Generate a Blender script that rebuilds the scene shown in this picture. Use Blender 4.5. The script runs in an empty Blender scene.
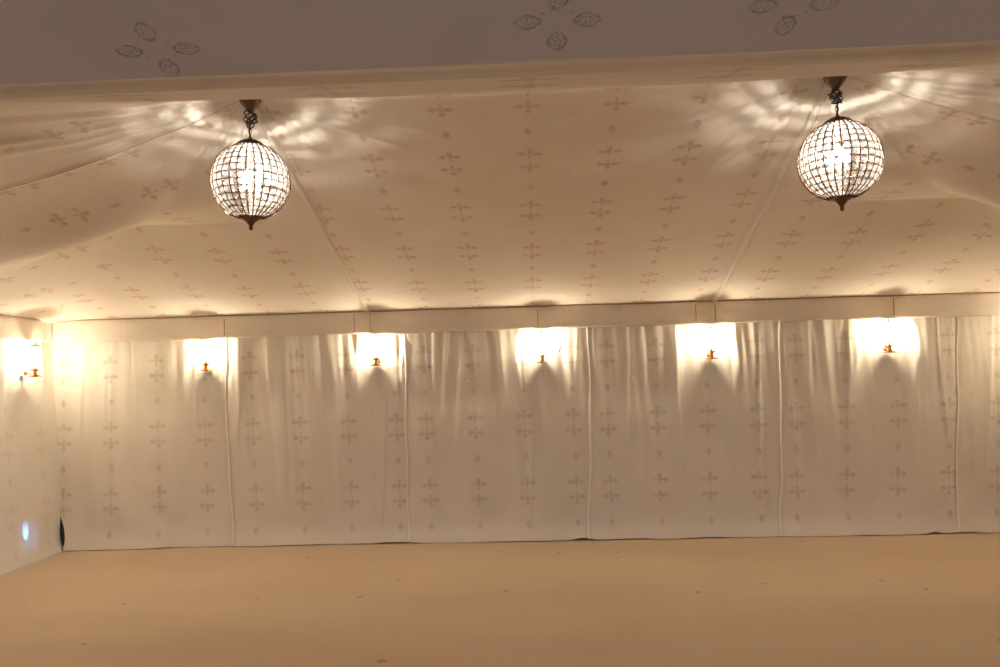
import bpy, bmesh, math, random
from math import pi, sin, cos, exp, sqrt, hypot
from mathutils import Vector, Matrix, Euler

random.seed(7)
SC = bpy.context.scene
COL = SC.collection

# ------------------------------------------------------------------ camera
YAW, PITCH, ROLL, FPX = 0.0427, 0.0545, 0.0266, 773.6
cam_d = bpy.data.cameras.new('camera')
cam_d.sensor_width = 36.0
cam_d.lens = FPX / 1000 * 36.0
cam_d.clip_start = 0.05
cam = bpy.data.objects.new('camera', cam_d)
COL.objects.link(cam)
cam.matrix_world = (Matrix.Translation((0, 0, 1.65)) @ Matrix.Rotation(YAW, 4, 'Z') @ Matrix.Rotation(PITCH, 4, 'X')
                    @ Matrix.Rotation(pi / 2, 4, 'X') @ Matrix.Rotation(-ROLL, 4, 'Z'))
SC.camera = cam

# ------------------------------------------------------------------ light and exposure
SC.view_settings.view_transform = 'Standard'
SC.view_settings.look = 'None'
SC.view_settings.gamma = 1.0
SC.view_settings.use_curve_mapping = False
SC.view_settings.exposure = 1.16
WORLD_STRENGTH = 0.60
WORLD_COLOR = (0.62, 0.72, 1.0)
SCONCE_STRENGTH = 420.0        # radiance of each wall lamp bulb
CHAND_STRENGTH = 22.0         # radiance of each chandelier bulb
CHAND_WATT = 19.0
WARM = (1.0, 0.87, 0.68)
WARM_CH = (1.0, 0.94, 0.86)

w = bpy.data.worlds.new('outdoor_daylight')
SC.world = w
w.use_nodes = True
w.node_tree.nodes['Background'].inputs[0].default_value = (*WORLD_COLOR, 1)
w.node_tree.nodes['Background'].inputs[1].default_value = WORLD_STRENGTH
SC.cycles.max_bounces = 14
SC.cycles.diffuse_bounces = 9
SC.cycles.transparent_max_bounces = 24
SC.cycles.sample_clamp_indirect = 6.0
SC.cycles.caustics_reflective = False
SC.cycles.caustics_refractive = False

# two added cool spots outside, imitating a daylight leak low in the left wall
for nm, e, ang, loc, aim in (('added_daylight_spot', 22.0, 34, (-5.45, 7.30, 0.10), (-4.86, 7.24, 0.24)),
                             ('added_daylight_spot', 85.0, 19, (-4.98, 7.19, 0.02), (-4.875, 7.19, 0.22))):
    sd = bpy.data.lights.new(nm, 'SPOT')
    sd.energy = e; sd.color = (0.16, 0.40, 1.0)
    sd.spot_size = math.radians(ang); sd.spot_blend = 1.0; sd.shadow_soft_size = 0.004
    so = bpy.data.objects.new(nm, sd); COL.objects.link(so)
    so.location = loc
    so.rotation_euler = (Vector(aim) - so.location).to_track_quat('-Z', 'Y').to_euler()

# ------------------------------------------------------------------ helpers
def link(o):
    COL.objects.link(o)
    return o

def props(o, label=None, cat=None, group=None, kind=None):
    if label: o['label'] = label
    if cat: o['category'] = cat
    if group: o['group'] = group
    if kind: o['kind'] = kind
    return o

def obj(name, bm, mat, parent=None, smooth=True, loc=None):
    me = bpy.data.meshes.new(name)
    bm.normal_update()
    bm.to_mesh(me)
    bm.free()
    if smooth:
        for p in me.polygons: p.use_smooth = True
    me.materials.append(mat)
    o = link(bpy.data.objects.new(name, me))
    if parent: o.parent = parent
    if loc: o.location = loc
    return o

def empty(name, loc, rz=0):
    o = link(bpy.data.objects.new(name, None))
    o.location = loc
    o.rotation_euler = (0, 0, rz)
    o.empty_display_size = 0.1
    return o

def lathe(bm, prof, seg=32, cx=0, cy=0, mat=None):
    """prof: list of (r, z); closed at ends where r == 0"""
    rings = []
    for r, z in prof:
        if r < 1e-6:
            rings.append([bm.verts.new((cx, cy, z))])
        else:
            rings.append([bm.verts.new((cx + r * cos(2 * pi * i / seg), cy + r * sin(2 * pi * i / seg), z)) for i in range(seg)])
    for a, b in zip(rings, rings[1:]):
        for i in range(seg):
            j = (i + 1) % seg
            if len(a) == 1 and len(b) == 1: continue
            if len(a) == 1: f = [a[0], b[i], b[j]]
            elif len(b) == 1: f = [a[i], b[0], a[j]]
            else: f = [a[i], b[i], b[j], a[j]]
            try: bm.faces.new(f)
            except ValueError: pass
    bmesh.ops.recalc_face_normals(bm, faces=bm.faces[:])
    return bm

def tube(bm, pts, r, seg=8, closed=False, taper=None):
    pts = [Vector(p) for p in pts]
    n = len(pts)
    rings = []
    ref = None
    for i, p in enumerate(pts):
        if closed: t = (pts[(i + 1) % n] - pts[i - 1])
        else: t = (pts[min(i + 1, n - 1)] - pts[max(i - 1, 0)])
        t.normalize()
        if ref is None:
            ref = Vector((0, 0, 1)) if abs(t.z) < .9 else Vector((1, 0, 0))
        u = (ref - t * ref.dot(t)).normalized()
        ref = u
        v = t.cross(u)
        rr = r if taper is None else r * taper(i / (n - 1))
        rings.append([bm.verts.new(p + u * rr * cos(2 * pi * k / seg) + v * rr * sin(2 * pi * k / seg)) for k in range(seg)])
    m = n if closed else n - 1
    for i in range(m):
        a, b = rings[i], rings[(i + 1) % n]
        for k in range(seg):
            bm.faces.new([a[k], a[(k + 1) % seg], b[(k + 1) % seg], b[k]])
    if not closed:
        bm.faces.new(rings[0][::-1]); bm.faces.new(rings[-1])
    return bm

def box(bm, lo, hi, M=None):
    vs = []
    for x in (lo[0], hi[0]):
        for y in (lo[1], hi[1]):
            for z in (lo[2], hi[2]):
                p = Vector((x, y, z))
                vs.append(bm.verts.new(M @ p if M else p))
    for f in ((0, 1, 3, 2), (4, 6, 7, 5), (0, 4, 5, 1), (2, 3, 7, 6), (0, 2, 6, 4), (1, 5, 7, 3)):
        bm.faces.new([vs[i] for i in f])
    return bm

def sheet(name, nu, nv, fn, uvfn, mat, parent=None, flip=False):
    """grid surface; fn(i/nu, j/nv) -> point, uvfn(point) -> (u, v) in metres of cloth"""
    verts = [fn(i / nu, j / nv) for j in range(nv + 1) for i in range(nu + 1)]
    faces = []
    W = nu + 1
    for j in range(nv):
        for i in range(nu):
            f = (j * W + i, j * W + i + 1, (j + 1) * W + i + 1, (j + 1) * W + i)
            faces.append(f[::-1] if flip else f)
    me = bpy.data.meshes.new(name)
    me.from_pydata([tuple(v) for v in verts], [], faces)
    uvl = me.uv_layers.new(name='UVMap')
    uvs = [uvfn(Vector(v)) for v in verts]
    data = [0.0] * (2 * len(me.loops))
    for l in me.loops:
        data[2 * l.index], data[2 * l.index + 1] = uvs[l.vertex_index]
    uvl.data.foreach_set('uv', data)
    for p in me.polygons: p.use_smooth = True
    me.materials.append(mat)
    o = link(bpy.data.objects.new(name, me))
    if parent: o.parent = parent
    return o

def sstep(a, b, x):
    t = max(0.0, min(1.0, (x - a) / (b - a)))
    return t * t * (3 - 2 * t)

# smooth 1-D / 2-D value noise
def _h(i, j, s):
    n = (i * 374761393 + j * 668265263 + s * 974634777) & 0xffffffff
    n = ((n ^ (n >> 13)) * 1274126177) & 0xffffffff
    return ((n ^ (n >> 16)) & 0xffff) / 65535.0
def noise(x, y, s=0):
    i, j = math.floor(x), math.floor(y)
    fx, fy = x - i, y - j
    fx = fx * fx * (3 - 2 * fx); fy = fy * fy * (3 - 2 * fy)
    a = _h(i, j, s) * (1 - fx) + _h(i + 1, j, s) * fx
    b = _h(i, j + 1, s) * (1 - fx) + _h(i + 1, j + 1, s) * fx
    return (a * (1 - fy) + b * fy) * 2 - 1

# ------------------------------------------------------------------ materials
class NT:
    def __init__(s, name):
        s.m = bpy.data.materials.new(name); s.m.use_nodes = True
        s.t = s.m.node_tree; s.t.nodes.clear()
        s.out = s.n('ShaderNodeOutputMaterial')
    def n(s, typ, **kw):
        nd = s.t.nodes.new(typ)
        for k, v in kw.items(): setattr(nd, k, v)
        return nd
    def l(s, a, b): s.t.links.new(a, b)
    def put(s, inp, v):
        if hasattr(v, 'is_linked') or isinstance(v, bpy.types.NodeSocket): s.l(v, inp)
        else: inp.default_value = v
    def math(s, op, a, b=0.0, c=0.0, clamp=False):
        nd = s.n('ShaderNodeMath', operation=op, use_clamp=clamp)
        s.put(nd.inputs[0], a); s.put(nd.inputs[1], b); s.put(nd.inputs[2], c)
        return nd.outputs[0]
    def mapr(s, v, a, b, c=0.0, d=1.0):
        nd = s.n('ShaderNodeMapRange', interpolation_type='SMOOTHSTEP')
        s.put(nd.inputs[0], v); nd.inputs[1].default_value = a; nd.inputs[2].default_value = b
        nd.inputs[3].default_value = c; nd.inputs[4].default_value = d
        return nd.outputs[0]
    def mix(s, f, a, b):
        nd = s.n('ShaderNodeMix', data_type='RGBA')
        s.put(nd.inputs[0], f); s.put(nd.inputs[6], a); s.put(nd.inputs[7], b)
        return nd.outputs[2]

def ell(t, x, y, cx, cy, rx, ry):
    a = t.math('DIVIDE', t.math('SUBTRACT', x, cx), rx)
    b = t.math('DIVIDE', t.math('SUBTRACT', y, cy), ry)
    k = 1.55
    return t.math('POWER', t.math('ADD', t.math('POWER', t.math('ABSOLUTE', a), k), t.math('POWER', t.math('ABSOLUTE', b), k)), 1 / k)

def fabric(name, base=(0.80, 0.74, 0.66), ink=(0.52, 0.40, 0.31), su=0.49, sv=0.67, strength=0.5, trans=0.0, crosses=None, pattern=True):
    t = NT(name)
    uv = t.n('ShaderNodeUVMap'); sep = t.n('ShaderNodeSeparateXYZ'); t.l(uv.outputs[0], sep.inputs[0])
    U, V = sep.outputs[0], sep.outputs[1]
    tc = t.n('ShaderNodeTexCoord')
    def nz(scale, detail=3, vec=None):
        nd = t.n('ShaderNodeTexNoise'); nd.inputs['Scale'].default_value = scale; nd.inputs['Detail'].default_value = detail
        t.l(vec or uv.outputs[0], nd.inputs['Vector']); return nd.outputs[0]
    mask = None
    def petal(x, y, e, outline):
        d = ell(t, x, y, *e)
        fill = t.mapr(d, 0.45, 1.25, 1.0, 0.0)
        if outline:
            ring = t.math('MULTIPLY', t.mapr(t.math('ABSOLUTE', t.math('SUBTRACT', d, 0.92)), 0.04, 0.24, 1.0, 0.0), t.mapr(nz(170, 1), 0.36, 0.50))
            fill = t.math('MAXIMUM', ring, t.math('MULTIPLY', fill, t.mapr(nz(230, 1), 0.50, 0.60)))
        return fill
    if crosses:
        for cx, cy in crosses:
            x = t.math('ABSOLUTE', t.math('SUBTRACT', U, cx)); y = t.math('SUBTRACT', V, cy)
            ya = t.math('ABSOLUTE', y)
            for e, a, b in (((0.060, 0.0, 0.028, 0.018), x, y), ((0.0, 0.052, 0.021, 0.026), x, ya), ((0.030, 0.020, 0.004, 0.004), x, ya), ((0.036, 0.008, 0.004, 0.003), x, ya), ((0.012, 0.028, 0.004, 0.003), x, ya)):
                p = petal(a, b, e, True)
                mask = p if mask is None else t.math('MAXIMUM', mask, p)
        mask = t.math('MULTIPLY', mask, t.mapr(nz(30, 2), 0.3, 0.62, 0.25, 1.0))
    elif pattern:
        def cell(v, s):
            q = t.math('DIVIDE', v, s); r = t.math('FLOOR', t.math('ADD', q, 0.5))
            return t.math('MULTIPLY', t.math('SUBTRACT', q, r), s)
        x = t.math('ABSOLUTE', cell(U, su)); y = t.math('ABSOLUTE', cell(V, sv))
        es = [(0.052, 0.076, 0.038, 0.026), (0.0, 0.118, 0.026, 0.034), (0.0, 0.078, 0.030, 0.030), (0.0, 0.038, 0.012, 0.022),
              (0.0, sv / 2, 0.030, 0.046)]
        for e in es:
            p = petal(x, y, e, False)
            mask = p if mask is None else t.math('MAXIMUM', mask, p)
        # fainter small sprigs half way between the columns
        x2 = cell(t.math('ADD', U, su / 2), su); y2 = cell(t.math('ADD', V, sv / 4), sv / 2)
        p = t.math('MULTIPLY', petal(x2, y2, (0, 0, 0.022, 0.028), False), 0.28)
        mask = t.math('MAXIMUM', mask, p)
        mask = t.math('MULTIPLY', mask, t.mapr(nz(17, 4), 0.35, 0.65, 0.40, 1.0))
    dirt = t.mapr(nz(2.2, 5), 0.3, 0.75)
    weave = nz(420, 2)
    col = t.mix(dirt, (*base, 1), (base[0] * .955, base[1] * .945, base[2] * .93, 1))
    if mask is not None:
        col = t.mix(t.math('MULTIPLY', mask, strength), col, (*ink, 1))
    b = t.n('ShaderNodeBsdfPrincipled')
    t.l(col, b.inputs['Base Color']); b.inputs['Roughness'].default_value = 0.85
    b.inputs['Specular IOR Level'].default_value = 0.18
    bp = t.n('ShaderNodeBump'); bp.inputs['Strength'].default_value = 0.25; bp.inputs['Distance'].default_value = 0.004
    fine = t.n('ShaderNodeTexNoise'); fine.inputs['Scale'].default_value = 9.0; fine.inputs['Detail'].default_value = 5.0
    t.l(uv.outputs[0], fine.inputs['Vector'])
    t.l(t.math('ADD', fine.outputs[0], t.math('MULTIPLY', weave, 0.08)), bp.inputs['Height'])
    t.l(bp.outputs[0], b.inputs['Normal'])
    if trans > 0:
        tr = t.n('ShaderNodeBsdfTranslucent'); t.l(col, tr.inputs[0])
        mx = t.n('ShaderNodeMixShader'); mx.inputs[0].default_value = trans
        t.l(b.outputs[0], mx.inputs[1]); t.l(tr.outputs[0], mx.inputs[2]); t.l(mx.outputs[0], t.out.inputs[0])
    else:
        t.l(b.outputs[0], t.out.inputs[0])
    return t.m

def metal(name, col, rough, metallic=1.0, grain=60):
    t = NT(name)
    b = t.n('ShaderNodeBsdfPrincipled'); tc = t.n('ShaderNodeTexCoord')
    nz = t.n('ShaderNodeTexNoise'); nz.inputs['Scale'].default_value = grain; t.l(tc.outputs['Object'], nz.inputs['Vector'])
    c = t.mix(nz.outputs[0], (*[v * .75 for v in col], 1), (*[min(1, v * 1.2) for v in col], 1))
    t.l(c, b.inputs['Base Color']); b.inputs['Metallic'].default_value = metallic
    t.l(t.mapr(nz.outputs[0], 0.2, 0.8, rough * .8, min(1, rough * 1.25)), b.inputs['Roughness'])
    t.l(b.outputs[0], t.out.inputs[0])
    return t.m

def glow(name, col, s):
    t = NT(name); e = t.n('ShaderNodeEmission')
    e.inputs[0].default_value = (*col, 1); e.inputs[1].default_value = s
    t.l(e.outputs[0], t.out.inputs[0]); return t.m

def clear_glass(name, haze=0.04):
    t = NT(name)
    tr = t.n('ShaderNodeBsdfTransparent'); tr.inputs[0].default_value = (1, 0.985, 0.96, 1)
    gl = t.n('ShaderNodeBsdfGlossy'); gl.inputs['Roughness'].default_value = 0.03
    tl = t.n('ShaderNodeBsdfTranslucent'); tl.inputs[0].default_value = (1, 0.97, 0.92, 1)
    fr = t.n('ShaderNodeFresnel'); fr.inputs[0].default_value = 1.10
    m1 = t.n('ShaderNodeMixShader'); m1.inputs[0].default_value = haze
    t.l(tr.outputs[0], m1.inputs[1]); t.l(tl.outputs[0], m1.inputs[2])
    m2 = t.n('ShaderNodeMixShader'); t.l(fr.outputs[0], m2.inputs[0])
    t.l(m1.outputs[0], m2.inputs[1]); t.l(gl.outputs[0], m2.inputs[2])
    t.l(m2.outputs[0], t.out.inputs[0]); return t.m

def crystal_mat():
    t = NT('crystal')
    tr = t.n('ShaderNodeBsdfTransparent'); tr.inputs[0].default_value = (1, 0.99, 0.97, 1)
    gs = t.n('ShaderNodeBsdfGlass'); gs.inputs['Roughness'].default_value = 0.08; gs.inputs['IOR'].default_value = 1.5
    tl = t.n('ShaderNodeBsdfTranslucent'); tl.inputs[0].default_value = (0.9, 0.9, 0.9, 1)
    m1 = t.n('ShaderNodeMixShader'); m1.inputs[0].default_value = 0.10
    t.l(gs.outputs[0], m1.inputs[1]); t.l(tl.outputs[0], m1.inputs[2])
    m2 = t.n('ShaderNodeMixShader'); m2.inputs[0].default_value = 0.66
    t.l(tr.outputs[0], m2.inputs[1]); t.l(m1.outputs[0], m2.inputs[2])
    t.l(m2.outputs[0], t.out.inputs[0]); return t.m

def carpet_mat():
    t = NT('floor_covering')
    tc = t.n('ShaderNodeTexCoord')
    def nz(scale, detail, sc=(1, 1, 1)):
        mp = t.n('ShaderNodeMapping'); mp.inputs['Scale'].default_value = sc
        t.l(tc.outputs['Object'], mp.inputs[0])
        nd = t.n('ShaderNodeTexNoise'); nd.inputs['Scale'].default_value = scale; nd.inputs['Detail'].default_value = detail
        t.l(mp.outputs[0], nd.inputs['Vector']); return nd.outputs[0]
    big = t.mapr(nz(0.5, 4, (0.7, 1.6, 1)), 0.3, 0.7)
    fib = nz(260, 2)
    c = t.mix(big, (0.68, 0.555, 0.40, 1), (0.63, 0.495, 0.365, 1))
    c = t.mix(t.math('MULTIPLY', t.mapr(fib, 0.3, 0.7), 0.18), c, (0.45, 0.31, 0.19, 1))
    spk = t.mapr(nz(9, 0), 0.83, 0.85)
    c = t.mix(t.math('MULTIPLY', spk, 0.5), c, (0.25, 0.15, 0.09, 1))
    b = t.n('ShaderNodeBsdfPrincipled'); t.l(c, b.inputs['Base Color']); b.inputs['Roughness'].default_value = 0.95
    b.inputs['Specular IOR Level'].default_value = 0.1
    bp = t.n('ShaderNodeBump'); bp.inputs['Strength'].default_value = 0.3; bp.inputs['Distance'].default_value = 0.01
    t.l(t.math('ADD', nz(1.3, 3, (0.5, 2, 1)), t.math('MULTIPLY', fib, 0.05)), bp.inputs['Height'])
    t.l(bp.outputs[0], b.inputs['Normal'])
    t.l(b.outputs[0], t.out.inputs[0]); return t.m

M_WALL = fabric('printed_wall_lining', base=(0.79, 0.735, 0.625), ink=(0.44, 0.33, 0.25), strength=0.50, trans=0.03)
M_CEIL = fabric('printed_ceiling_lining', base=(0.80, 0.72, 0.62), ink=(0.56, 0.37, 0.25), su=0.53, sv=0.662, strength=0.74)
M_NEAR = fabric('printed_near_lining', base=(0.70, 0.64, 0.58), ink=(0.20, 0.12, 0.09), strength=0.62,
                crosses=[(-0.765, 1.547), (0.067, 1.522), (0.530, 1.508), (-1.25, 1.40)])
M_PLAIN = fabric('plain_lining', base=(0.80, 0.73, 0.64), pattern=False)
M_VAL = fabric('valance_lining', base=(0.82, 0.75, 0.65), ink=(0.6, 0.45, 0.33), su=0.49, sv=0.67, strength=0.22, trans=0.20)
M_PIPE = fabric('white_piping', base=(0.92, 0.88, 0.82), pattern=False)
M_CORD = metal('brown_cord', (0.38, 0.22, 0.12), 0.8, 0.0)
M_FLOOR = carpet_mat()
M_BRASS = metal('brass', (0.72, 0.42, 0.14), 0.28)
M_BRONZE = metal('antique_bronze', (0.16, 0.10, 0.06), 0.42)
M_BLACK = metal('black_flex', (0.02, 0.018, 0.022), 0.5, 0.0)
M_GLASS = clear_glass('clear_glass')
M_CRYSTAL = crystal_mat()
M_BULB = glow('wall_bulb', WARM, SCONCE_STRENGTH)
M_BULB2 = glow('chandelier_bulb', WARM_CH, CHAND_STRENGTH)
M_CANDLE = metal('ivory_sleeve', (0.8, 0.75, 0.65), 0.5, 0.0)
M_SHELL = fabric('outer_skin_shaded', base=(0.05, 0.045, 0.04), pattern=False)  # near-black base stands for the shade inside the lining gaps
M_SOIL = metal('ground', (0.10, 0.09, 0.07), 0.9, 0.0, 3)

# ------------------------------------------------------------------ layout numbers (metres)
YB = 7.77            # back wall
XL, XR = -4.82, 5.0
ZE = 2.33            # eave
YV = 7.65            # valance line
RIDGE_Y, RIDGE_Z = 4.46, 3.345
RX = (-1.65, 1.79)   # rafters / ridge ends
ZF = 2.348
GY = 1.77            # gutter line
SEAMS = [(-4.9, -4.9), (-3.135, -3.108), (-1.300, -1.293), (0.551, 0.505), (2.438, 2.372), (4.146, 4.09), (5.2, 5.2)]   # x at top, x at floor
PCOL = [-4.349, -2.871, -1.085, 0.735, 2.569, 4.5]
LAMPX = [-3.303, -1.572, 0.085, 1.743, 3.455]
ZLAMP = 1.778

def seam_x(k, z):
    a, b = SEAMS[k]
    t = z / 2.05
    x = b + (a - b) * t
    return x + 0.012 * sin(2.3 * z + k * 1.7) + 0.006 * sin(7 * z + k)

# ------------------------------------------------------------------ back wall
# vertical fold ridges: x, width, height, z_lo, z_hi (crisp on one side)
FOLDS = [(-3.0, .05, .022, .9, 2.3, 1), (-3.42, .06, .02, 1.1, 2.3, -1), (-2.55, .10, .012, .4, 1.9, 1), (-1.95, .07, .012, .1, 1.3, 1),
         (-1.80, .05, .018, 1.3, 2.3, -1), (-1.38, .04, .02, 1.2, 2.3, 1), (-1.52, .05, .010, .0, 1.5, 1),
         (-0.97, .05, .020, 1.45, 2.3, -1), (-0.86, .035, .016, 1.1, 2.3, 1), (-0.72, .03, .012, .9, 1.75, 1), (-0.38, .05, .010, .9, 2.2, -1),
         (-0.05, .06, .012, .0, 1.3, 1), (-0.12, .05, .020, 1.3, 2.3, -1), (0.43, .03, .012, 1.5, 2.3, -1),
         (0.90, .05, .010, .6, 2.2, 1), (1.22, .06, .018, 1.35, 2.3, -1), (1.45, .03, .018, .8, 2.3, 1), (1.96, .045, .024, 1.3, 2.3, -1),
         (2.15, .06, .022, 1.2, 2.3, 1), (2.20, .05, .010, .3, 1.5, -1), (2.72, .10, .022, 1.2, 2.3, 1), (3.08, .04, .014, 1.0, 2.3, -1),
         (3.72, .04, .018, 1.0, 2.3, 1), (3.98, .04, .02, .8, 2.3, -1), (4.45, .05, .014, .5, 2.3, 1), (-4.6, .05, .02, 1.0, 2.3, 1),
         (-4.35, .05, .018, 1.2, 2.3, -1), (-3.85, .10, .010, .1, 1.4, 1), (-4.1, .05, .010, .6, 2.3, -1)]
POCKET = [(-0.20, 0.22), (-0.17, 0.24), (-0.20, 0.235), (-0.27, 0.23), (-0.26, 0.25)]   # lit recess round each lamp

def wall_out(x, z):
    """how far the back lining stands out into the tent"""
    h = 0.012 + 0.015 * noise(x * 1.3, z * 0.8, 3) + 0.008 * noise(x * 4.0, z * 0.7, 5)
    # shallow billow between seams, pinched at each seam
    for k in range(1, 6):
        d = abs(x - seam_x(k, z))
        h -= 0.010 * exp(-(d / 0.03) ** 2)
        # slanting drag wrinkles beside the seam
        if d < 0.5:
            side = 1 if x > seam_x(k, z) else -1
            amt = {1: 0.5, 2: 0.5, 3: 1.0 if side > 0 and z < 1.2 else 0.4, 4: 0.7 if z < .6 else .4, 5: 1.25}[k]
            slope = 0.9 if k == 5 else -0.9
            ph = (z - slope * (x - seam_x(k, z)) * (1 if k == 5 else side)) * (34 if k == 5 else 24)
            env = exp(-d / 0.11) * min(1, d / 0.03) * (0.5 + 0.5 * noise(z * 2.2, k * 3.1, 9))
            if k == 5: env *= sstep(2.0, 1.7, z)
            h += 0.011 * amt * sin(ph + 2 * noise(z * 2, k, 4)) * env
    for fx, fw, fh, z0, z1, sd in FOLDS:
        xx = x - fx - 0.03 * sin(z * 2 + fx * 5) - 0.02 * (z - 1.8) * sd
        if abs(xx) > 4 * fw: continue
        e = sstep(z0, z0 + 0.35, z) * (1 - sstep(z1 - 0.05, z1 + 0.1, z))
        s = xx * sd
        prof = exp(-(s / (fw * .25)) ** 2) if s > 0 else exp(-(s / fw) ** 2)
        h += fh * 0.72 * e * prof
    # cloth is pulled back to the frame at every lamp and bellies out between lamps
    near = 0.0
    for lx, (a, b) in zip(LAMPX, POCKET):
        d = x - lx
        wob = 0.02 * sin(z * 9 + lx * 3)
        inn = sstep(a - .05 + wob, a + .02 + wob, d) * (1 - sstep(b - .02 + wob, b + .035 + wob, d))
        near = max(near, inn)
    # corners where the left and right wall meet
    belly = 0.038 * (1 - near) * sstep(1.35, 1.86, z)
    if x < -4.1: belly *= 0.25
    if x > 4.1: belly *= 0.3
    h += belly
    # lower hem swings forward
    h += 0.055 * exp(-(z / 0.12) ** 1.4) - 0.10 * sstep(0.0, 1.0, (1.3 - z) / 1.3) * sstep(-4.8, -3.2, x) + 0.014 * exp(-(z / 0.3)) * (1 + noise(x * 3, 0, 8))
    # crumpled vertical creases in the top third
    h += (0.0055 * noise(x * 13, z * 1.1, 12) + 0.0035 * noise(x * 27 + z * 2, z * 1.7, 13)) * sstep(1.05, 1.75, z)
    h += (0.011 * noise(x * 6.0, z * .45, 14) + 0.005 * noise(x * 15 + z, z * .6, 15)) * sstep(0.05, .5, z)
    # broad drag folds low down
    h += 0.012 * sin(9 * (x + 0.9 * z) + 3 * noise(x, z, 2)) * exp(-((z - .3) / .28) ** 2) * (0.5 + 0.5 * noise(x * 1.1, 1.3, 6))
    return h

def hem_z(x):
    g = 0.004 + 0.004 * noise(x * 5, 2, 7)
    for cx, cw, ch in ((-1.36, .16, .014), (-1.55, .10, .010), (0.44, .09, .018), (1.6, .2, .008), (3.85, .05, .02), (4.1, .12, .010), (.9, .2, .006)):
        g += ch * exp(-((x - cx) / cw) ** 2)
    return max(0.002, g)

def back_fn(u, v):
    x = XL - 0.16 + (XR - XL + 0.28) * u
    z0 = hem_z(x)
    z = z0 + (2.40 - z0) * v
    x = max(x, XL - 0.16 + 0.185 * (1 - sstep(.05, .80, z)))     # the lining's edge curls away from the corner low down
    return (x, YB - wall_out(x, z), z)

def back_uv(p):
    k = 0
    for i in range(6):
        if p.x > seam_x(i, p.z): k = i
    return (p.x - PCOL[k] - 0.015 * sin(p.z * 1.3 + k), p.z - 0.498 - 0.0045 * p.x)

wall_back = sheet('wall_back', 800, 170, back_fn, back_uv, M_WALL)
props(wall_back, kind='structure')
for k in range(1, 6):
    pts = []
    for i in range(60):
        z = 0.012 + i / 59 * 2.2
        x = seam_x(k, z)
        pts.append((x, YB - wall_out(x, z) - 0.009, z))
    obj('seam_piping', tube(bmesh.new(), pts, 0.0085, 8), M_PIPE, wall_back)
# small pins with the glint painted white, and a little hook in the lining
for px, pz in ((-0.667, 1.606), (0.972, 1.592)):
    bm = bmesh.new(); bmesh.ops.create_uvsphere(bm, u_segments=10, v_segments=8, radius=0.011)
    obj('pin', bm, M_PIPE, wall_back, loc=(px, YB - wall_out(px, pz) - 0.008, pz))
hk = [(0.265, YB - .085, 1.935), (0.268, YB - .10, 1.915), (0.262, YB - .11, 1.89), (0.255, YB - .10, 1.875), (0.256, YB - .085, 1.885)]
obj('hook', tube(bmesh.new(), hk, 0.005, 6), M_BLACK, wall_back)

# ------------------------------------------------------------------ left and right walls
def side_wall(name, X0, X1, sgn, y0, y1, lamp_ys, mat):
    """X0 at the floor, X1 at the eave; sgn=+1 faces +x"""
    def out(y, z):
        h = 0.012 * noise(y * 1.5, z, 21) + 0.005 * noise(y * 6, z * 1.2, 22) + 0.05 * exp(-(z / 0.09) ** 1.5)
        for s in (YB - 1.85, YB - 3.7, YB - 5.5, YB - 7.3):
            h -= 0.012 * exp(-((y - s) / .03) ** 2)
        inn = 0
        for ly in lamp_ys:
            inn = max(inn, sstep(-.30, -.22, y - ly) * (1 - sstep(.24, .30, y - ly)))
        h += 0.05 * (1 - inn) * sstep(1.35, 1.86, z) * (1 - sstep(YB - .35, YB - .1, y))
        h += 0.008 * sin(18 * (y + .4 * z)) * exp(-((z - 1.5) / .4) ** 2) * noise(y * 2, 3, 23)
        return h
    def fn(u, v):
        y = y0 + (y1 - y0) * u
        z = 0.004 + 2.40 * v
        # the lining leans away from the corner low down, leaving a dark gap there
        x = X0 + (X1 - X0) * (z / 2.35) ** 1.2
        corner = exp(-((y1 - y) / 0.09) ** 2) * exp(-(z / 0.36) ** 2) * 0.052
        return (x + sgn * (out(y, z) - corner), y, z)
    o = sheet(name, 420, 110, fn, lambda p: (p.y - 7.52 + 0.02 * sin(p.z), p.z - 0.452), mat, flip=sgn > 0)
    props(o, kind='structure')
    return o
M_LWALL = fabric('printed_left_lining', base=(0.79, 0.74, 0.63), strength=0.30, trans=0.10)
wall_left = side_wall('wall_left', XL, XL - .16, 1, -3.0, YB - .012, (7.25, 5.55, 3.85), M_LWALL)
wall_right = side_wall('wall_right', XR, XR + .10, -1, -3.0, YB - .012, (7.30, 5.6), M_WALL)
for w_, X0, X1, sg in ((wall_left, XL, XL - .16, 1), (wall_right, XR, XR + .1, -1)):
    for s in (YB - 1.85, YB - 3.7, YB - 5.5):
        pts = [(X0 + (X1 - X0) * (z / 2.35) ** 1.2 + sg * .012, s, z) for z in [i * .1 + .03 for i in range(22)]]
        obj('seam_piping', tube(bmesh.new(), pts, 0.0075, 8), M_PIPE, w_)

# outer weatherproof skin behind the linings, coloured near-black as shade in the gaps
def plane_box(name, lo, hi, mat, kind='structure'):
    bm = box(bmesh.new(), lo, hi)
    o = obj(name, bm, mat, smooth=False)
    uv = o.data.uv_layers.new(name='UVMap')
    return props(o, kind=kind)
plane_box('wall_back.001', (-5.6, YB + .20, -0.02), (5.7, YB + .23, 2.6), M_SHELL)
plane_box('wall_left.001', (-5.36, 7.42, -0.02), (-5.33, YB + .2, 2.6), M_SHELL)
plane_box('wall_right.001', (XR + .28, -3.0, -0.02), (XR + .31, YB + .2, 2.6), M_SHELL)

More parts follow.
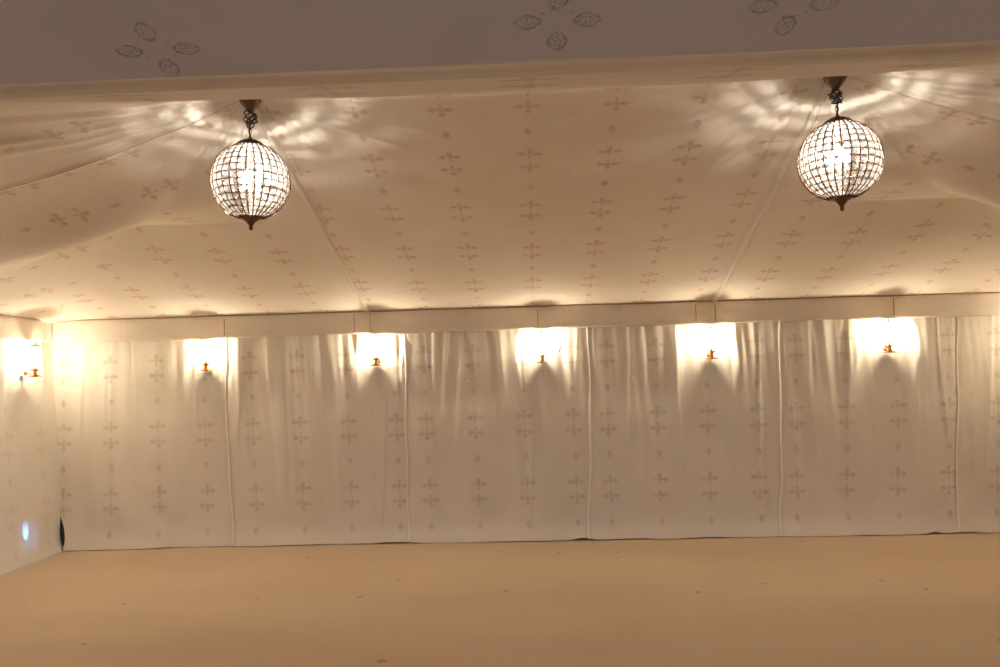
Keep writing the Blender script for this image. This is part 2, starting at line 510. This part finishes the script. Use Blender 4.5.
# ------------------------------------------------------------------ floor
def floor_fn(u, v):
    x = -5.9 + 11.9 * u; y = -3.2 + 11.25 * v
    return (x, y, -0.003 + 0.0025 * noise(x * 1.2, y * 2.5, 31))
floor = sheet('floor', 200, 190, floor_fn, lambda p: (p.x, p.y), M_FLOOR)
props(floor, kind='structure')
bm = bmesh.new(); box(bm, (-40, -40, -0.3), (40, 40, -0.05))
props(obj('ground', bm, M_SOIL, smooth=False), kind='structure')

# ------------------------------------------------------------------ main ceiling lining
SB = (RIDGE_Z - ZE) / (YV - RIDGE_Y)
SF = (RIDGE_Z - ZF) / (RIDGE_Y - GY)
EXL, EXR = XL - .13, XR + .06
def smin(a, b, k):
    h = max(0.0, min(1.0, 0.5 + 0.5 * (b - a) / k))
    return b * (1 - h) + a * h - k * h * (1 - h)

YC = 6.05
def ceil_z(x, y):
    zb = ZE + SB * (YV - y)
    zf = ZF + SF * (y - GY)
    zl = ZE + (RIDGE_Z - ZE) * (x - EXL) / (RX[0] - EXL)
    zr = ZE + (RIDGE_Z - ZE) * (EXR - x) / (EXR - RX[1])
    k = 0.02 + 0.16 * sstep(YC, YC + .5, y)
    z = smin(smin(zb, zf, 0.03), smin(zl, zr, 0.02), k)
    inside = max(0.0, min(YV - y, y - GY, x - EXL, EXR - x))
    sag = sstep(0, 0.5, inside)
    # end bays: the lining is strained over a mid-height rail, a belly above it and a pocket below
    for side, hx, rx, ex in ((0, -3.27, RX[0], EXL), (1, 3.40, RX[1], EXR)):
        s = 1 if side == 0 else -1
        q = (x - ex) * s / ((hx - ex) * s)       # 0 at eave .. 1 at hip .. >1 toward rafter
        if (x - rx) * s > 0: continue
        r = (rx - x) / (rx - hx)                 # 0 at rafter .. 1 at hip
        wgt = (sstep(0.0, 1.0, q) * 0.75 + 0.25 * q) if q < 1 else 0.15 + 0.85 * sstep(0, 1, r)
        if q > 1: wgt *= sstep(0, .15, r)
        yc = YC + (0.0 if q < 1 else -0.25 * (1 - r))
        t = y - yc
        p = exp(t / 0.22) if t < 0 else max(0.0, 1 - t / (YV - yc)) ** 1.0
        p2 = exp(-((t + 0.62) / 0.34) ** 2)
        z += wgt * (0.105 * p - 0.165 * p2 - (0.05 * sin(pi * min(1, t / (YV - yc))) if t > 0 else 0)) * sag
        # panel sag above and below the rail
        z -= 0.03 * sin(pi * max(0, min(1, r))) * sag
    if RX[0] < x < RX[1]:
        tt = (x - RX[0]) / (RX[1] - RX[0])
        z -= 0.035 * sin(pi * tt) * sag * (0.4 + 0.6 * sstep(0, 1.2, RIDGE_Y + 1.6 - abs(y - RIDGE_Y - 1.2)))
    # drag lines that fan out of each ridge end
    for rx, s in ((RX[0], -1), (RX[1], 1)):
        dx, dy = (x - rx) * s, y - RIDGE_Y
        r = hypot(dx, dy)
        if r > 0.05:
            ang = math.atan2(dy, dx)
            f = 0
            for a0, w0, h0, r0 in ((-0.42, 0.020, 0.020, 2.6), (-0.30, 0.03, 0.012, 1.6), (0.03, 0.014, 0.012, 2.2), (-0.62, .03, .012, 2.4),
                                   (2.30, 0.05, 0.014, 0.8), (2.0, 0.05, 0.018, 0.8), (2.62, .06, .014, 1.3), (-0.16, .02, .009, 1.2)):
                if abs(ang - a0) < 0.3:
                    f += h0 * exp(-((ang - a0) / w0) ** 2) * (1 - sstep(r0 * .5, r0, r)) * sstep(.05, .4, r)
            z -= f
    z += sag * (0.010 * noise(x * 1.1, y * 1.1, 41) + 0.004 * noise(x * 3.5, y * 3.5, 42))
    return z

def ceil_uv(p):
    x, y = p.x, p.y
    zb = ZE + SB * (YV - y); zf = ZF + SF * (y - GY)
    zl = ZE + (RIDGE_Z - ZE) * (x - EXL) / (RX[0] - EXL); zr = ZE + (RIDGE_Z - ZE) * (EXR - x) / (EXR - RX[1])
    m = min(zb, zf, zl, zr)
    if m == zb or m == zf:
        return (x - 0.01, (y - 5.16) * 1.048)
    return (y - 5.1, (x + 4.4) * 1.048)

XS = sorted(set([round(EXL - .02 + (EXR - EXL + .04) * i / 420, 4) for i in range(421)]))
def ceil_fn(u, v):
    x = EXL - .02 + (EXR - EXL + .04) * u
    y = GY + (YB + .01 - GY) * v
    return (x, y, ceil_z(x, min(y, YV)) if y < YV else ZE - 0.0 * (y - YV))
ceiling = sheet('ceiling', 460, 280, ceil_fn, ceil_uv, M_CEIL, flip=True)
props(ceiling, kind='structure')
# raised seam strips over the two rafters, and the ridge seam between them
def strip(pts, wdt, dep, mat, name, parent, side=Vector((1, 0, 0))):
    bm = bmesh.new()
    prev = None
    for p in pts:
        p = Vector(p)
        q = [bm.verts.new(p + side * a + Vector((0, 0, b))) for a, b in ((-wdt / 2, 0.01), (-wdt / 2 * .8, -dep), (wdt / 2 * .8, -dep), (wdt / 2, 0.01))]
        if prev:
            for k in range(3): bm.faces.new([prev[k], prev[k + 1], q[k + 1], q[k]])
            bm.faces.new([prev[3], prev[0], q[0], q[3]])
        prev = q
    bmesh.ops.recalc_face_normals(bm, faces=bm.faces[:])
    return obj(name, bm, mat, parent)
for rx in RX:
    pts = []
    for i in range(60):
        y = YV - .01 - (YV - RIDGE_Y - .10) * i / 59
        pts.append((rx + 0.006 * sin(i * .4), y, ceil_z(rx, y)))
    strip(pts, 0.05, 0.012, M_PLAIN, 'seam_strip', ceiling)
    for s in (-1, 1):
        obj('seam_stitching', tube(bmesh.new(), [(x + s * .027, y, z - .006) for x, y, z in pts], 0.0026, 6), M_PLAIN, ceiling)
# hip drag cord on the left end slope
for rx, s in ((RX[0], -1), (RX[1], 1)):
    pts = []
    for i in range(50):
        t = .08 + 2.9 * i / 49
        x = rx + s * t; y = RIDGE_Y + 0.03 * t
        pts.append((x, y, ceil_z(x, y)))
    obj('seam_stitching', tube(bmesh.new(), pts, 0.0025, 6), M_PLAIN, ceiling)

# ------------------------------------------------------------------ valances (three runs) with the cord at their top
def valance(name, P0, P1, inward, seed, ztop=ZE, drop=0.225):
    P0, P1, inward = Vector(P0), Vector(P1), Vector(inward)
    L = (P1 - P0).length; d = (P1 - P0) / L
    nU = int(L / 0.025)
    def off(s, v):
        k = 1 - v
        tens = sum(exp(-((s - q) / .45) ** 2) for q in ((3.28, 6.72) if seed == 50 else (1.5,)))
        return 0.006 * tens * sin(20 * (v * .5 + .3 * s)) * sin(pi * v) + 0.010 * noise(s * 2.1, v * .8, seed) * k + 0.010 * noise(s * 6, v, seed + 1) * k * (1 if (s < .9 or s > L - .9) else .3) + 0.022 * abs(sin(s * 13)) * k * exp(-(min(s, L - s) / .35) ** 2)
    def fn(u, v):
        s = u * L
        dz = drop + 0.012 * noise(s * .8, 0, seed + 2) + (0.012 * exp(-((s - 3.62) / .3) ** 2) if seed == 50 else 0)
        p = P0 + d * s + inward * off(s, v)
        return (p.x, p.y, ztop - dz * (1 - v))
    o = sheet(name, nU, 10, fn, lambda p: ((p - P0).dot(d) - 0.3, p.z - 2.22), M_VAL)
    sol = o.modifiers.new('thickness', 'SOLIDIFY'); sol.thickness = 0.003; sol.offset = 0
    props(o, kind='structure')
    pts = []
    for i in range(int(L / .05) + 1):
        s = min(L, i * .05)
        p = P0 + d * s + inward * 0.006
        pts.append((p.x, p.y, ztop - 0.004 + 0.003 * sin(s * 5)))
    obj('eave_cord', tube(bmesh.new(), pts, 0.0045, 6), M_CORD, o)
    return o
t1 = valance('trim_1', (EXL + .06, YV, 0), (EXR - .06, YV, 0), (0, -1, 0), 50)
t2 = valance('trim_2', (EXL + .06, GY, 0), (EXL + .06, YV, 0), (1, 0, 0), 60)
t3 = valance('trim_3', (EXR - .06, YV, 0), (EXR - .06, GY, 0), (-1, 0, 0), 70)
for x in (-1.78, -1.62, 0.05, 1.60, 1.79, -3.1, 3.5):      # stitched joints in the back valance
    obj('valance_joint', box(bmesh.new(), (x - .0025, YV - .017, 2.125), (x + .0025, YV - .010, ZE - .03)), M_CORD, t1, smooth=False)

# ------------------------------------------------------------------ gutter lining and the slope of the near roof
def gut(u, v):
    prof = [(1.81, 2.368), (1.79, 2.350), (1.770, 2.343), (1.73, 2.340), (1.70, 2.341), (1.675, 2.337), (1.655, 2.330), (1.64, 2.325), (1.628, 2.3212), (1.60, 2.338)]
    t = v * (len(prof) - 1); i = min(int(t), len(prof) - 2); f = t - i
    x = EXL + (EXR - EXL) * u
    y = prof[i][0] * (1 - f) + prof[i + 1][0] * f
    z = prof[i][1] * (1 - f) + prof[i + 1][1] * f
    z += 0.003 * noise(x * 1.3, v * 2, 81) + 0.003 * sin(9 * v + 2.5 * x) * (1 - abs(2 * v - 1))
    return (x, y + 0.004 * noise(x * 2, 0, 82), z)
trim = sheet('trim_4', 400, 36, gut, lambda p: (p.x, p.y), M_PLAIN)
props(trim, kind='structure')
def near_fn(u, v):
    x = EXL + (EXR - EXL) * u
    y = 1.628 - 3.43 * v ** 1.6
    z = 2.321 + 0.33 * (1.628 - y) + 0.006 * noise(x * 1.2, y * 3, 83) * sstep(0, .2, 1.62 - y)
    z = min(z, 3.30)
    return (x, y, z)
near = sheet('ceiling.001', 300, 120, near_fn, lambda p: (p.x, p.y), M_NEAR)
props(near, kind='structure')
# back half of the near tent's roof, out of the frame behind the camera
def near2(u, v):
    x = EXL + (EXR - EXL) * u; y = -1.80 - 1.2 * v
    return (x, y, 3.30 - 0.3 * v)
props(sheet('ceiling.002', 20, 6, near2, lambda p: (p.x, p.y), M_PLAIN), kind='structure')

# ------------------------------------------------------------------ wall sconces
GROUP = 'glass and brass wall lamps round the lining'
def make_sconce():
    """origin at the wall, lamp base height; +Y is into the wall, lamp stands out along -Y"""
    r = empty('wall_sconce', (0, 0, 0))
    O = -0.098
    bm = bmesh.new()
    lathe(bm, [(0, -.004), (.024, -.004), (.027, 0), (.027, .005), (.020, .009), (.010, .012), (0, .012)], 28)
    bmesh.ops.rotate(bm, verts=bm.verts, cent=(0, 0, 0), matrix=Matrix.Rotation(pi / 2, 3, 'X'))
    bmesh.ops.translate(bm, verts=bm.verts, vec=(0, 0.0, 0.030))
    obj('back_plate', bm, M_BRASS, r)
    arm = [(0, -.010, .030), (0, -.035, .026), (0, -.060, .012), (0, -.080, .006), (0, O, .012)]
    obj('arm', tube(bmesh.new(), arm, 0.006, 10), M_BRASS, r)
    # flared foot dish, pinched waist and gallery
    obj('base', lathe(bmesh.new(), [(0, -.012), (.060, -.012), (.064, -.007), (.061, -.002), (.040, .004), (.026, .010), (.019, .022), (.017, .034),
                                    (.022, .044), (.022, .048), (0, .048)], 32, 0, O), M_BRASS, r)
    obj('gallery', lathe(bmesh.new(), [(0, .046), (.024, .046), (.036, .050), (.047, .057), (.049, .062), (.045, .064), (.034, .060), (0, .056)], 32, 0, O), M_BRASS, r)
    for a in (-1, 1):
        obj('prong', tube(bmesh.new(), [(a * .020, O - .03, .056), (a * .024, O - .034, .075), (a * .021, O - .033, .102)], .0022, 6), M_BRASS, r)
    obj('candle_sleeve', lathe(bmesh.new(), [(0, .052), (.012, .052), (.010, .140), (0, .140)], 18, 0, O), M_CANDLE, r)
    obj('bulb', lathe(bmesh.new(), [(0, .142), (.008, .143), (.013, .152), (.0155, .170), (.013, .190), (.007, .208), (.002, .219), (0, .221)], 20, 0, O), M_BULB, r)
    obj('glass_shade', lathe(bmesh.new(), [(.044, .060), (.047, .080), (.050, .120), (.051, .170), (.044, .240), (.026, .277),
                                           (.024, .277), (.042, .239), (.049, .170), (.048, .120), (.045, .080), (.042, .060), (.044, .060)], 36, 0, O), M_GLASS, r)
    obj('top_cap', lathe(bmesh.new(), [(0, .288), (.026, .288), (.040, .291), (.038, .296), (.018, .298), (.012, .296), (.008, .300), (0, .300)], 32, 0, O), M_BRONZE, r)
    obj('finial', lathe(bmesh.new(), [(0, .298), (.006, .300), (.010, .308), (.006, .316), (0, .322)], 16, 0, O), M_BRASS, r)
    # small bow scroll on the top fitting
    for a in (-1, 1):
        pts = [(a * (.038 - .020 * cos(t)), O - .005, 0.282 + .008 * sin(t)) for t in [i * 2 * pi / 14 for i in range(14)]]
        obj('scroll', tube(bmesh.new(), pts, .0030, 6, closed=True), M_BRONZE, r)
    return r

def copy_tree(o, parent=None):
    c = o.copy(); COL.objects.link(c); c.parent = parent
    for ch in list(kids[o.name]): copy_tree(ch, c)
    return c
proto = make_sconce()
kids = {}
for o in COL.objects:
    kids.setdefault(o.name, [])
    if o.parent: kids.setdefault(o.parent.name, []).append(o)

spots = [((LAMPX[0], 7.765, ZLAMP + .010), 0, 'lit brass wall lamp on the back lining, the one nearest the left corner'),
         ((LAMPX[1], 7.765, ZLAMP + .015), 0, 'lit brass wall lamp under the foot of the left ceiling seam strip'),
         ((LAMPX[2], 7.765, ZLAMP), 0, 'lit brass wall lamp in the middle of the back lining, near a hook'),
         ((LAMPX[3], 7.765, ZLAMP - .005), 0, 'lit brass wall lamp under the foot of the right ceiling seam strip'),
         ((LAMPX[4], 7.765, ZLAMP + .006), 0, 'lit brass wall lamp on the back lining, the one farthest to the right'),
         ((XL - .075, 7.25, ZLAMP - .01), pi / 2, 'lit brass wall lamp on the left side wall beside the corner'),
         ((XL - .075, 5.55, ZLAMP), pi / 2, 'lit brass wall lamp on the left side wall, second from the corner'),
         ((XR + .080, 7.30, ZLAMP), -pi / 2, 'lit brass wall lamp on the right side wall beside the corner')]
for i, (loc, rz, lab) in enumerate(spots):
    s = proto if i == 0 else copy_tree(proto)
    s.location = loc; s.rotation_euler = (0, 0, rz)
    props(s, lab, 'wall lamp', GROUP)

# ------------------------------------------------------------------ chandeliers
R = 0.221
NR, NROW = 30, 13
LAT0, LAT1 = math.radians(67), math.radians(-71)
def bead_mesh(sx, sz):
    """faceted octagonal crystal, thin along local Y"""
    bm = bmesh.new()
    prof = [(0.0, -.5), (.55, -.42), (1.0, -.08), (1.0, .08), (.55, .42), (0.0, .5)]
    rings = []
    for r, y in prof:
        if r == 0: rings.append([bm.verts.new((0, y * .016, 0))])
        else: rings.append([bm.verts.new((r * sx * cos(pi / 8 + k * pi / 4), y * .016, r * sz * sin(pi / 8 + k * pi / 4))) for k in range(8)])
    for a, b in zip(rings, rings[1:]):
        for k in range(8):
            j = (k + 1) % 8
            if len(a) == 1: bm.faces.new([a[0], b[k], b[j]])
            elif len(b) == 1: bm.faces.new([a[k], b[0], a[j]])
            else: bm.faces.new([a[k], b[k], b[j], a[j]])
    bmesh.ops.recalc_face_normals(bm, faces=bm.faces[:])
    return bm

def make_chandelier(loc, rot, seed, label, cz):
    """loc: ceiling point; cz: globe centre below it"""
    rnd = random.Random(seed)
    r = empty('globe_chandelier', loc)
    props(r, label, 'chandelier', 'crystal globe chandeliers hanging from the ridge')
    c = -cz
    obj('canopy', lathe(bmesh.new(), [(0, .0), (.060, .0), (.066, -.008), (.058, -.024), (.042, -.048), (.024, -.070), (.013, -.084), (0, -.086)], 32), M_BRONZE, r)
    ztop = c + R + .045
    # chain links
    n = 7; z0 = -.062; step = (z0 - ztop) / n
    bm = bmesh.new()
    for i in range(n):
        zc = z0 - step * (i + .5)
        pts = []
        for k in range(16):
            a = 2 * pi * k / 16
            u, v = .009 * cos(a), step * .68 * sin(a)
            pts.append((u, 0, zc + v) if i % 2 else (0, u, zc + v))
        tube(bm, pts, .0024, 6, closed=True)
    obj('chain', bm, M_BRONZE, r)
    # bunched flex
    pts = []
    for i in range(150):
        t = i / 149
        z = -.05 + (ztop + .055 + .05) * min(1, t * 1.15) if t < .1 else -.075 - (.085) * (0.5 - 0.5 * cos(t * pi * 5.0)) - .01 * sin(t * 23)
        rad = .010 + .018 * abs(sin(t * 17 + seed)) + (.022 if (i % 37 in (16, 17, 18, 19, 20)) else 0)
        if t > .93: rad = .006; z = -.16 - (t - .93) / .07 * (.16 + ztop + .005) * -1 if False else -.15 + (t - .93) / .07 * (ztop + .15)
        pts.append((rad * cos(t * 41 + seed), rad * sin(t * 41 + seed), z))
    # smooth it
    for _ in range(3):
        pts = [pts[0]] + [tuple((Vector(pts[k - 1]) + Vector(pts[k]) * 2 + Vector(pts[k + 1])) / 4) for k in range(1, len(pts) - 1)] + [pts[-1]]
    obj('flex', tube(bmesh.new(), pts, .0042, 6), M_BLACK, r)
    for s, zz, sz in ((-1, -.125, .024), (1, -.135, .021), (1, -.105, .018)):
        lp = [(s * (.014 + sz * (.5 - .5 * cos(a))), .004 * sin(a * 2), zz + .013 * sin(a)) for a in [k * 2 * pi / 14 for k in range(14)]]
        obj('flex_loop', tube(bmesh.new(), lp, .0032, 6, closed=True), M_BLACK, r)
    # cap and finial
    cap = [(0, R + .052), (.007, R + .050), (.010, R + .040), (.022, R + .034), (.046, R + .024), (.070, R + .012), (.090, R - .006), (.099, R * .91), (.096, R * .90), (.060, R - .012), (0, R - .004)]
    obj('top_cap', lathe(bmesh.new(), [(a, c + b) for a, b in cap], 40), M_BRONZE, r)
    bot = [(.068, -R * .94), (.074, -R * .955), (.060, -R - .000), (.042, -R - .010), (.028, -R - .020), (.018, -R - .034), (.011, -R - .042), (.010, -R - .048),
           (.014, -R - .055), (.010, -R - .063), (.004, -R - .070), (0, -R - .072)]
    f = obj('bottom_cap', lathe(bmesh.new(), [(a, c + b) for a, b in bot], 36), M_BRONZE, r)
    # meridian ribs
    for k in range(NR):
        a = 2 * pi * (k + .5) / NR + rot
        pts = []
        for i in range(25):
            la = LAT0 + .06 + (LAT1 - LAT0 - .12) * i / 24
            pts.append((R * 1.03 * cos(la) * cos(a), R * 1.03 * cos(la) * sin(a), c + R * 1.03 * sin(la)))
        obj('rib', tube(bmesh.new(), pts, .0034, 6), M_BRONZE, r)
    # hoops between the rows
    for j in range(NROW + 1):
        la = LAT0 + (LAT1 - LAT0) * j / NROW
        pts = [(R * 1.02 * cos(la) * cos(a), R * 1.02 * cos(la) * sin(a), c + R * 1.02 * sin(la)) for a in [k * 2 * pi / 60 for k in range(60)]]
        obj('hoop', tube(bmesh.new(), pts, .0024, 5, closed=True), M_BRONZE, r)
    # crystals
    places = []
    meshes = {}
    for j in range(NROW):
        la = LAT0 + (LAT1 - LAT0) * (j + .5) / NROW
        wid = 2 * pi * R * cos(la) / NR
        bm = bead_mesh(wid * .47, R * (LAT0 - LAT1) / NROW * .46)
        me = bpy.data.meshes.new('crystal'); bm.to_mesh(me); bm.free(); me.materials.append(M_CRYSTAL)
        meshes[j] = me
        for k in range(NR):
            a = 2 * pi * k / NR + rot
            rr = R * (1.0 if rnd.random() > .12 or j < 7 else 1.035)
            la = LAT0 + (LAT1 - LAT0) * (j + .5 + rnd.uniform(-.14, .14)) / NROW
            p = Vector((rr * cos(la) * cos(a), rr * cos(la) * sin(a), c + rr * sin(la)))
            nrm = Vector((cos(la) * cos(a), cos(la) * sin(a), sin(la)))
            rotm = Matrix.Rotation(a - pi / 2, 4, 'Z') @ Matrix.Rotation(la, 4, 'X') @ Matrix.Rotation(rnd.uniform(-.2, .2), 4, 'Y') @ Matrix.Rotation(rnd.uniform(-.25, .25), 4, 'X') @ Matrix.Scale(rnd.uniform(.86, 1.1), 4)
            places.append((j, p, rotm, nrm))
    eye = Vector((0, 0, 1.65)) - Vector(loc)
    def seen(pl):
        j, p, m, nrm = pl
        d = (eye - p).normalized()
        return -nrm.dot(d) * (cos(LAT0 + (LAT1 - LAT0) * (j + .5) / NROW))
    places.sort(key=seen)
    for j, p, m, nrm in places[:100]:
        o = bpy.data.objects.new('crystal', meshes[j]); COL.objects.link(o)
        o.parent = r
        o.matrix_local = Matrix.Translation(p) @ m
    bm = bmesh.new()
    for j, p, m, nrm in places[100:]:
        k0 = len(bm.verts)
        bm.from_mesh(meshes[j])
        bm.verts.ensure_lookup_table()
        bmesh.ops.transform(bm, matrix=Matrix.Translation(p) @ m, verts=bm.verts[k0:])
    props(obj('crystals', bm, M_CRYSTAL, r, smooth=False), kind='stuff')
    # lamp cluster inside
    obj('stem', lathe(bmesh.new(), [(0, c + R - .01), (.006, c + R - .01), (.006, c - .075), (.022, c - .08), (.022, c - .086), (0, c - .09)], 14), M_BRONZE, r)
    for k in range(3):
        a = 2 * pi * k / 3 + rot + .4
        x, y = .045 * cos(a), .045 * sin(a)
        obj('lamp_holder', tube(lathe(bmesh.new(), [(0, c - .07), (.011, c - .07), (.011, c - .02), (0, c - .02)], 14, x, y), [(0, 0, c - .083), (x, y, c - .075)], .004, 6), M_CANDLE, r)
        obj('bulb', lathe(bmesh.new(), [(0, c - .021), (.010, c - .018), (.016, c), (.0175, c + .018), (.013, c + .042), (.005, c + .062), (0, c + .066)], 16, x, y), M_BULB2, r)
    ld = bpy.data.lights.new('lamp_light', 'POINT'); ld.energy = CHAND_WATT; ld.color = WARM_CH; ld.shadow_soft_size = 0.018
    lo = link(bpy.data.objects.new('lamp_light', ld)); lo.parent = r; lo.location = (0, 0, c + .055)
    return r

make_chandelier((RX[0] + .005, RIDGE_Y, 3.338), 0.03, 2, 'crystal globe chandelier on the left, hanging at the top of the left seam strip', 0.502)
make_chandelier((RX[1] - .005, RIDGE_Y, 3.325), 0.10, 5, 'crystal globe chandelier on the right, hanging at the top of the right seam strip', 0.497)
